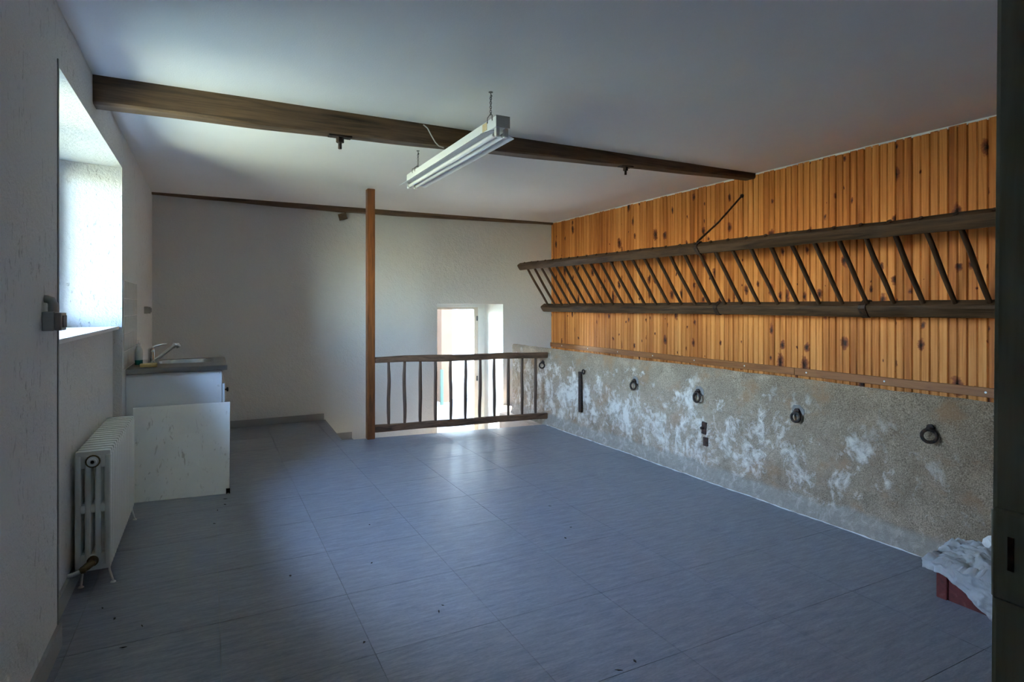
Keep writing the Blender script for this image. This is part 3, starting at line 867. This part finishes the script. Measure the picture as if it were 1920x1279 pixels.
for yy, cx in ((2.945, 1.388), (4.31, 1.418)):
    n = 9; z0, z1 = LZ + 0.085, H - 0.018
    bm = new()
    add_tube(bm, [(LXc - 0.043, yy - .03, LZ + 0.045), (LXc - 0.043, yy - 0.03, LZ + 0.075), (cx - 0.004, yy, LZ + 0.098), (cx + 0.004, yy, LZ + 0.098), (LXc - 0.043, yy + .03, LZ + .075), (LXc - 0.043, yy + 0.03, LZ + .045)], 0.0022, 6)
    obj('hanger', bm, 'galv', lt)
    for k in range(n):
        zc = z0 + (z1 - z0) * (k + 0.5) / n; hh = (z1 - z0) / n * 0.62
        bm = new()
        ax = Vector((1, 0, 0)) if k % 2 else Vector((0, 1, 0))
        add_tube(bm, [Vector((cx, yy, zc)) + ax * 0.0055 * math.sin(a) + Vector((0, 0, hh * math.cos(a))) for a in [2 * math.pi * q / 12 for q in range(12)]], 0.0017, 6, closed=True)
        obj('chain_link', bm, 'galv', lt)
    bm = new(); add_tube(bm, [(cx, yy, H), (cx, yy, H - 0.012), (cx + 0.008, yy, H - 0.02), (cx + .004, yy, H - .027)], 0.0022, 6); add_lathe(bm, [(0.012, -0.003), (0.012, 0)], (cx, yy, H), 'Z', 12)
    obj('ceiling_hook', bm, 'galv', lt)
bm = new(); add_tube(bm, [(1.235, 3.645, 2.52), (1.262, 3.640, 2.50), (1.285, 3.635, 2.455), (1.315, 3.635, 2.412), (1.34, 3.638, 2.392), (1.374, 3.64, 2.386)], 0.0042, 8)
tag(obj('light_cable', bm, 'cable'), 'thin grey cable dropping from the beam to the hanging light', 'cable')

# ---- cast iron radiator under the window
RX0, RX1, RZ0, RZ1, RY0 = -0.566, -0.421, 0.075, 0.650, 3.41
rad = thing('radiator', 'old white cast-iron column radiator under the window', 'radiator', ((RX0 + RX1) / 2, 3.9, 0))
NS, RP = 17, 0.0597
secs = []
for k in range(NS):
    if k == 0:
        bm = new(); w = (RX1 - RX0)
        cw = 0.0268; gap = (w - 4 * cw) / 3
        for c in range(4):
            x = RX0 + c * (cw + gap)
            add_box(bm, x, x + cw, RY0, RY0 + 0.042, RZ0 + 0.02, RZ1 - 0.02, bev=0.0095, seg=3)
        zm = (RZ0 + RZ1) / 2 + 0.01
        for z0, z1 in ((RZ0, RZ0 + 0.085), (zm - 0.022, zm + 0.022), (RZ1 - 0.085, RZ1)):
            add_box(bm, RX0 + 0.001, RX1 - 0.001, RY0 + 0.003, RY0 + 0.039, z0, z1, bev=0.012, seg=2)
        for z in (RZ0 + 0.05, RZ1 - 0.05):
            add_lathe(bm, [(0.030, 0.0), (0.033, 0.006), (0.033, RP - 0.002)], ((RX0 + RX1) / 2, RY0, z), 'Y', 16)
        o = obj('section', bm, 'radiator', rad, smooth=50); secs.append(o)
    else:
        o = copy(secs[0], rad); o.location = (0, k * RP, 0)
xc = (RX0 + RX1) / 2
bm = new(); add_lathe(bm, [(0.024, 0), (0.024, -0.006), (0.017, -0.008), (0.0155, -0.018), (0.0085, -0.0185), (0.008, -0.012), (0.002, -0.012)], (xc, RY0 + 0.001, RZ1 - 0.05), 'Y', 16); pg = obj('end_plug', bm, 'radiator', rad)
bm = new(); add_lathe(bm, [(0.0075, -0.0125), (0.0075, -0.0135)], (xc, RY0 + 0.001, RZ1 - 0.05), 'Y', 12); obj('plug_hole', bm, 'black', pg)
bm = new(); add_lathe(bm, [(0.031, 0.0005), (0.031, -0.003)], (xc, RY0 + 0.001, RZ1 - 0.05), 'Y', 16); obj('washer', bm, 'brass', pg)
bm = new(); add_lathe(bm, [(0.024, 0), (0.024, -0.010), (0.016, -0.014), (0.016, -0.035)], (xc, RY0 + 0.001, RZ0 + 0.05), 'Y', 16)
add_tube(bm, [(xc, RY0 - 0.03, RZ0 + .05), (xc - 0.015, RY0 - 0.05, RZ0 + 0.045), (xc - 0.04, RY0 - 0.06, RZ0 + 0.03)], [0.016, 0.018, 0.014], 10)
add_lathe(bm, [(0.015, -0.012), (0.018, 0.0), (0.015, 0.012)], (xc - 0.028, RY0 - 0.057, RZ0 + 0.035), 'X', 8)
vl = obj('valve', bm, 'brass', rad)
bm = new(); add_tube(bm, [(xc - 0.035, RY0 - 0.06, RZ0 + .032), (xc - 0.06, RY0 - 0.065, RZ0 + 0.024), (XL - 0.05, RY0 - 0.068, RZ0 + 0.020)], 0.010, 10); obj('pipe', bm, 'radiator', rad)
for yy in (RY0 + 0.02, RY0 + (NS - 1) * RP):
    for x, sx in ((RX1 - 0.012, 1), (RX0 + 0.03, -0.4)):
        bm = new(); add_tube(bm, [(x, yy, RZ0 + 0.03), (x + 0.004 * sx, yy, 0.06), (x + 0.018 * sx, yy, 0.006)], 0.005, 8); add_lathe(bm, [(0.013, 0.0), (0.009, 0.006)], (x + 0.018 * sx, yy, 0.0), 'Z', 10); obj('foot', bm, 'radiator', rad)

# ---- sink unit: cabinet, steel top, tap, soap, sponge, loose board
SY0, SY1 = 4.985, 5.77
cab = thing('sink_cabinet', 'white laminate sink cabinet in the back left corner', 'cabinet', (-0.22, (SY0 + SY1) / 2, 0))
bm = new()
add_box(bm, XL + 0.002, 0.086, SY0 + 0.01, SY0 + 0.026, 0.0, 0.852); add_box(bm, XL + 0.002, 0.086, SY1 - 0.026, SY1 - 0.01, 0.0, 0.852)
add_box(bm, XL + 0.002, XL + .01, SY0 + 0.026, SY1 - 0.026, 0.0, 0.852); add_box(bm, XL + .01, 0.082, SY0 + .026, SY1 - .026, 0.07, 0.086)
add_box(bm, 0.066, 0.084, SY0 + 0.026, SY1 - 0.026, 0.76, 0.85)
obj('body', bm, 'laminate', cab)
boxobj('raw_edge', 'raw', cab, 0.086, 0.0885, SY0 + 0.0105, SY0 + 0.0255, 0.76, 0.85)
d_ = boxobj('door', 'laminate', cab, 0.0885, 0.108, SY0 + 0.012, SY1 - 0.012, 0.08, 0.752, bev=0.002)
bm = new(); add_lathe(bm, [(0.007, 0), (0.007, 0.010), (0.017, 0.014), (0.017, 0.024), (0.010, 0.027)], (0.108, SY0 + 0.06, 0.70), 'X', 14); obj('knob', bm, 'black', d_)
for y_, z_ in ((SY0 + 0.009, 0.835), (SY0 + .009, 0.74)):
    bm = new(); add_lathe(bm, [(0.008, 0.0), (0.006, -0.003)], (0.066, y_ + .001, z_), 'Y', 10); obj('cap', bm, 'white_paint', cab)

def sink_top():
    bm = new(); nx, ny = 66, 80
    x0, x1, y0, y1, zt = XL + 0.002, 0.124, SY0 - 0.012, SY1 + 0.01, 0.895
    vs = []
    for i in range(nx + 1):
        row = []
        for j in range(ny + 1):
            x = x0 + (x1 - x0) * i / nx; y = y0 + (y1 - y0) * j / ny
            # rounded-rectangle bowl
            bx, by = (x - (-0.17)) / 0.200, (y - 5.53) / 0.185
            q = (abs(bx) ** 4 + abs(by) ** 4) ** 0.25
            z = zt - 0.004 * max(0, min(1, (1.25 - q) / 0.1)) if q > 1 else zt - 0.004
            if q < 1: z = zt - 0.004 - 0.13 * min(1, (1 - q) / 0.16) ** 0.8
            # drainer ribs
            if 5.03 < y < 5.30 and -0.40 < x < 0.08: z -= 0.0035 * (0.5 + 0.5 * math.sin((x + 0.4) * 2 * math.pi / 0.035))
            if j in (0, ny) or i in (0, nx): z = zt - 0.004
            row.append(bm.verts.new((x, y, z)))
        vs.append(row)
    for i in range(nx):
        for j in range(ny):
            f = bm.faces.new((vs[i][j], vs[i + 1][j], vs[i + 1][j + 1], vs[i][j + 1])); f.smooth = True
    per = [vs[i][0] for i in range(nx + 1)] + [vs[nx][j] for j in range(1, ny + 1)] + [vs[i][ny] for i in range(nx - 1, -1, -1)] + [vs[0][j] for j in range(ny - 1, 0, -1)]
    lo = [bm.verts.new((v.co.x, v.co.y, 0.858)) for v in per]
    for k in range(len(per)):
        q = (k + 1) % len(per); bm.faces.new((per[k], lo[k], lo[q], per[q]))
    return bm
sk = thing('sink', 'stainless steel sink top with ribbed drainer on the white cabinet', 'sink', (-0.2, (SY0 + SY1) / 2, 0.858))
obj('sink_top', sink_top(), 'steel', sk, smooth=35)
bm = new(); add_lathe(bm, [(0.035, 0), (0.03, 0.004), (0.012, 0.003)], (-0.17, 5.53, 0.761), 'Z', 18); obj('drain', bm, 'chrome', sk)

FX, FY, FZ = -0.405, 5.44, 0.891
fa = thing('faucet', 'chrome mixer tap with raised spout behind the sink', 'faucet', (FX, FY, FZ))
bm = new(); add_lathe(bm, [(0.030, 0), (0.030, 0.006), (0.024, 0.010), (0.0235, 0.085), (0.022, 0.095), (0.024, 0.100), (0.022, 0.118), (0.012, 0.126)], (FX, FY, FZ), 'Z', 22); obj('body', bm, 'chrome', fa)
bm = new(); add_tube(bm, [(FX, FY, FZ + 0.12), (FX + 0.03, FY - .002, FZ + 0.138), (FX + 0.075, FY - .004, FZ + 0.148), (FX + 0.105, FY - .006, FZ + 0.150)], [0.012, 0.009, 0.007, 0.004], 10); obj('lever', bm, 'chrome', fa)
bm = new(); add_tube(bm, [(FX + 0.018, FY, FZ + 0.025), (FX + 0.06, FY - 0.004, FZ + 0.05), (FX + 0.115, FY - 0.008, FZ + 0.098), (FX + 0.150, FY - .01, FZ + 0.130)], [0.011, 0.0125, 0.0125, 0.013], 14); sp_ = obj('spout', bm, 'chrome', fa)
bm = new(); add_tube(bm, [(FX + 0.144, FY - .010, FZ + 0.122), (FX + 0.160, FY - .010, FZ + 0.142), (FX + 0.182, FY - .010, FZ + 0.140), (FX + 0.192, FY - .010, FZ + 0.122)], [0.015, 0.021, 0.023, 0.020], 14); obj('spray_head', bm, 'chrome', sp_)

bo = thing('soap_bottle', 'half-empty clear bottle of green dish soap beside the tap', 'bottle', (-0.478, 5.30, 0.892))
bm = new(); add_lathe(bm, [(0.022, 0), (0.026, 0.004), (0.0265, 0.035), (0.0265, 0.040)], (-0.478, 5.30, 0.892), 'Z', 18); obj('soap', bm, 'soap', bo)
bm = new(); add_lathe(bm, [(0.0268, 0.040), (0.027, 0.09), (0.025, 0.118), (0.016, 0.138), (0.013, 0.145)], (-0.478, 5.30, 0.892), 'Z', 18); obj('bottle_body', bm, 'bottle', bo)
bm = new(); add_lathe(bm, [(0.0155, 0.145), (0.0155, 0.162), (0.008, 0.166), (0.007, 0.178), (0.0085, 0.179), (0.0085, 0.190), (0.006, 0.191)], (-0.478, 5.30, 0.892), 'Z', 16); obj('cap', bm, 'bottle_cap', bo)

bm = new(); add_box(bm, -0.452, -0.342, 5.055, 5.125, 0.8925, 0.920, bev=0.007, seg=2)
for v in bm.verts: v.co.z += 0.002 * noise.noise(v.co * 60) if v.co.z > 0.9 else 0
tag(obj('sponge', bm, 'sponge', smooth=60), 'flat yellow sponge on the sink edge in front of the tap', 'sponge')

# loose board leaning on the cabinet side
bd = thing('loose_board', 'loose scuffed white board leaning against the sink cabinet', 'board', (-0.15, 4.68, 0))
bm = new()
b0l, b0r, b1r, b1l = Vector((-0.462, 4.735, 0.001)), Vector((0.128, 4.665, 0.001)), Vector((0.142, 4.955, 0.616)), Vector((-0.484, 4.965, 0.616))
nrm = (b0r - b0l).cross(b1l - b0l).normalized()
A = [bm.verts.new(p) for p in (b0l, b0r, b1r, b1l)]; B = [bm.verts.new(p - nrm * 0.018) for p in (b0l, b0r, b1r, b1l)]
bm.faces.new(A); bm.faces.new(B[::-1])
for k in range(4): bm.faces.new((A[k], B[k], B[(k + 1) % 4], A[(k + 1) % 4]))
bmesh.ops.bevel(bm, geom=list(bm.edges), offset=0.002, segments=1, affect='EDGES')
obj('panel', bm, 'board', bd)
bm = new(); add_box(bm, 0.108, 0.134, 4.668, 4.684, 0.0, 0.035)
obj('chipped_corner', bm, 'debris', bd)

# wall tiles above the sink
splash = thing('tile_splashback', 'patch of glazed white wall tiles above the sink', 'tiles', (XL, 5.25, 0.9))
boxobj('grout', 'grout', splash, XL + 0.0003, XL + 0.004, 4.845, 5.665, 0.90, 1.525)
t0 = None
for i in range(5):
    for j in range(5):
        y = 4.8465 + i * 0.1635; z = 0.902 + j * 0.1245
        if t0 is None:
            t0 = boxobj('tile', 'wall_tile', splash, XL + 0.003, XL + 0.0075, y, y + 0.160, z, z + 0.1205, bev=0.0012)
        else:
            o = copy(t0, splash); o.location = (0, i * 0.1635, j * 0.1245)

# socket boxes on the left wall
def socket(y, z, w, h, dep, label, elbow):
    t = thing('wall_socket', label, 'wall socket', (XL, y, z - h / 2))
    boxobj('back_box', 'grey_plastic', t, XL, XL + dep * 0.62, y - w / 2, y + w / 2, z - h / 2, z + h / 2, bev=0.004, seg=2)
    boxobj('cover', 'grey_plastic', t, XL + dep * 0.64, XL + dep, y - w / 2 + 0.002, y + w / 2 - 0.002, z - h / 2 + 0.001, z + h / 2 - 0.004, bev=0.004, seg=2)
    boxobj('socket_face', 'plug', t, XL + dep, XL + dep + 0.003, y - w / 2 + 0.012, y + w / 2 - 0.010, z - h / 2 + 0.012, z + h / 2 - 0.014, bev=0.001)
    if elbow:
        bm = new(); zt = z + h / 2
        add_tube(bm, [(XL + dep * 0.45, y, zt), (XL + dep * 0.45, y, zt + 0.025), (XL + dep * 0.35, y, zt + 0.040), (XL + dep * 0.1, y, zt + 0.046), (XL - 0.01, y, zt + 0.046)], [0.016, 0.016, 0.015, 0.014, 0.014], 12)
        obj('conduit_elbow', bm, 'grey_plastic', t)
socket(2.665, 1.287, 0.082, 0.070, 0.058, 'grey surface socket with conduit elbow beside the window bay', True)
socket(6.37, 1.308, 0.085, 0.066, 0.052, 'grey surface socket on the wall near the far corner', False)

# ---- red crate with a crumpled plastic sheet
CX0, CX1, CY0, CY1, CH = 2.985, 3.33, 0.93, 1.51, 0.158
cr = thing('crate', 'worn red crate on the floor against the manger wall', 'crate', ((CX0 + CX1) / 2, (CY0 + CY1) / 2, 0))
boxobj('base', 'crate', cr, CX0 + .012, CX1 - .012, CY0 + .012, CY1 - .012, 0.004, 0.014)
for nm, a in (('side', (CX0 + .010, CX0 + .018, CY0 + .02, CY1 - .02)), ('side', (CX1 - .018, CX1 - .010, CY0 + .02, CY1 - .02)), ('end', (CX0 + .02, CX1 - .02, CY0 + .010, CY0 + .018)), ('end', (CX0 + .02, CX1 - .02, CY1 - .018, CY1 - .010))):
    boxobj(nm, 'crate', cr, *a, 0.0, CH - 0.03)
for x in (CX0, CX1 - 0.022):
    for y in (CY0, CY1 - 0.045):
        boxobj('corner_post', 'crate', cr, x, x + 0.022, y, y + 0.045, 0.0, CH - .03, bev=0.003)
bm = new()
add_box(bm, CX0, CX0 + .02, CY0, CY1, CH - .03, CH, bev=0.003); add_box(bm, CX1 - .02, CX1, CY0, CY1, CH - .03, CH, bev=0.003)
add_box(bm, CX0 + .02, CX1 - .02, CY0, CY0 + .02, CH - .03, CH, bev=0.003); add_box(bm, CX0 + .02, CX1 - .02, CY1 - .02, CY1, CH - .03, CH, bev=0.003)
obj('rim', bm, 'crate', cr)

def sheet():
    bm = new(); nu, nv = 90, 90; vs = []
    for i in range(nu + 1):
        row = []
        for j in range(nv + 1):
            u = i / nu; v = j / nv
            # v runs from the far tip (0) to the near end (1); u from the wall (0) over the crate to the floor (1)
            y = 1.56 - 0.65 * v + 0.02 * math.sin(u * 5)
            drop = max(0.0, min(1.0, (v - 0.12) / 0.55))     # how far the flap hangs below the rim
            s = u * (0.40 + 0.22 * drop)
            if s < 0.36: x, z = CX1 + 0.02 - s, CH + 0.012
            else: x, z = CX0 - 0.018 - 0.10 * (s - 0.36), CH + 0.010 - (s - 0.36) * 0.95
            p = Vector((x * 9, y * 9, z * 9))
            bulge = 0.030 * math.sin(math.pi * min(1, u * 1.4)) * (0.4 + 0.6 * math.sin(math.pi * min(1, v * 1.3 + 0.1)))
            w = noise.noise(p) * 0.020 + noise.noise(p * 2.3) * 0.016 + abs(noise.noise(p * 3.6)) * 0.026 + abs(noise.noise(p * 7)) * 0.010
            if s < 0.36: z += max(0, bulge + w); x += noise.noise(p + Vector((9, 0, 0))) * 0.012
            else: x -= abs(w) * 0.9 + 0.004; z = max(0.006 + abs(w) * 0.3, z)
            y += noise.noise(p * 0.8 + Vector((0, 7, 0))) * 0.03
            row.append(bm.verts.new((x, y, z)))
        vs.append(row)
    for i in range(nu):
        for j in range(nv):
            f = bm.faces.new((vs[i][j], vs[i + 1][j], vs[i + 1][j + 1], vs[i][j + 1])); f.smooth = True
    bmesh.ops.solidify(bm, geom=list(bm.faces), thickness=0.0012)
    for f in bm.faces: f.smooth = True
    return bm
tag(obj('plastic_sheet', sheet(), 'sheet', smooth=60), 'crumpled white plastic sheet heaped over the red crate', 'plastic sheet')
bm = new(); pts = [(3.255, 1.435, 0.214), (3.262, 1.430, 0.234), (3.28, 1.415, 0.250), (3.30, 1.395, 0.246), (3.312, 1.385, 0.230)]
bm2 = bm
ring_w = [0.020, 0.024, 0.026, 0.024, 0.018]
L_ = []
for (x, y, z), w in zip(pts, ring_w):
    L_.append([bm.verts.new((x - w * 0.6, y - w, z - .004)), bm.verts.new((x, y, z + 0.012)), bm.verts.new((x + w * 0.6, y + w, z)), bm.verts.new((x, y, z - 0.010))])
for A, B in zip(L_, L_[1:]):
    for k in range(4): bm.faces.new((A[k], A[(k + 1) % 4], B[(k + 1) % 4], B[k]))
bm.faces.new(L_[0][::-1]); bm.faces.new(L_[-1])
tag(obj('plastic_strip', bm, 'bottle_cap'), 'bent white plastic strip standing on top of the plastic sheet', 'plastic strip')

# ---- crumbs and dead leaf bits on the floor
bm = new()
for x, y in ((2.034, 3.385), (1.833, 2.876), (0.05, 4.317), (0.096, 4.422), (0.029, 4.061), (0.876, 3.604), (0.755, 3.059), (0.931, 2.481), (0.897, 2.437), (1.43, 1.757), (1.341, 1.74), (0.36, 3.1), (1.95, 3.0), (0.55, 2.35), (-0.42, 3.15), (-0.36, 3.02), (-0.30, 2.75), (-0.25, 2.9), (0.1, 4.55)):
    a = random.uniform(0, 3.1); l = random.uniform(0.006, 0.016); w = random.uniform(0.003, 0.006)
    ca, sa = math.cos(a), math.sin(a)
    q = [(l * ca, l * sa, 0.0015), (-w * sa, w * ca, 0.004), (-l * ca, -l * sa, 0.002), (w * sa, -w * ca, 0.001)]
    vt = [bm.verts.new((x + dx, y + dy, dz)) for dx, dy, dz in q]; vb = [bm.verts.new((x + dx, y + dy, 0.0004)) for dx, dy, dz in q]
    bm.faces.new(vt)
    for k in range(4): bm.faces.new((vt[k], vb[k], vb[(k + 1) % 4], vt[(k + 1) % 4]))
cr_ = tag(obj('floor_crumbs', bm, 'debris'), 'dark crumbs and leaf bits scattered over the vinyl floor', 'crumbs'); cr_['kind'] = 'stuff'

# =================================================================== OUTSIDE
bm = new(); add_box(bm, -60, XO - 0.001, -60, 60, GROUND - 0.2, GROUND)
struct(obj('ground_lawn', bm, 'grass'), 'sunlit lawn outside the window')
bm = new(); add_box(bm, XO, 60, YO, 60, GROUND - 0.2, GROUND + 0.05); add_box(bm, XO, 60, -60, -1.85, GROUND - 0.2, GROUND)
struct(obj('ground_yard', bm, 'paving'), 'pale sunlit yard outside the back door')
nb = thing('neighbour_house', 'sunlit white house front seen through the back door', 'building', (6.0, 13.0, GROUND))
boxobj('wall', 'facade_white', nb, -1.0, 16.0, 13.0, 13.6, GROUND, 4.2)
boxobj('pilaster', 'facade_peach', nb, 4.70, 4.96, 12.6, 13.0, GROUND, 4.2)
boxobj('roof', 'facade_peach', nb, -1.2, 16.2, 12.7, 14.2, 4.2, 4.35)
ob = thing('shade_block', 'unseen roofed stone block added to shade part of the lawn', 'building', (-5.0, 9.5, GROUND))  # unseen building, added to keep part of the lawn in shade
boxobj('wall', 'stone_lower', ob, -9.0, -2.3, 6.8, 12.0, GROUND, 3.4)
bm = new(); add_prism(bm, [(-9.3, 6.5), (-2.0, 6.5), (-2.0, 12.3), (-9.3, 12.3)], 3.4, 3.5)
bm2 = [bm.verts.new(v) for v in ((-9.3, 6.5, 3.5), (-2.0, 6.5, 3.5), (-2.0, 12.3, 3.5), (-9.3, 12.3, 3.5), (-9.3, 9.4, 5.2), (-2.0, 9.4, 5.2))]
for f in ((0, 1, 5, 4), (2, 3, 4, 5), (1, 2, 5), (3, 0, 4)): bm.faces.new([bm2[q] for q in f])
obj('roof', bm, 'facade_peach', ob)
tag(boxobj('green_post', 'green', None, 4.575, 4.635, 12.30, 12.36, GROUND, -0.06, bev=0.005), 'short green painted post outside the back door', 'post')
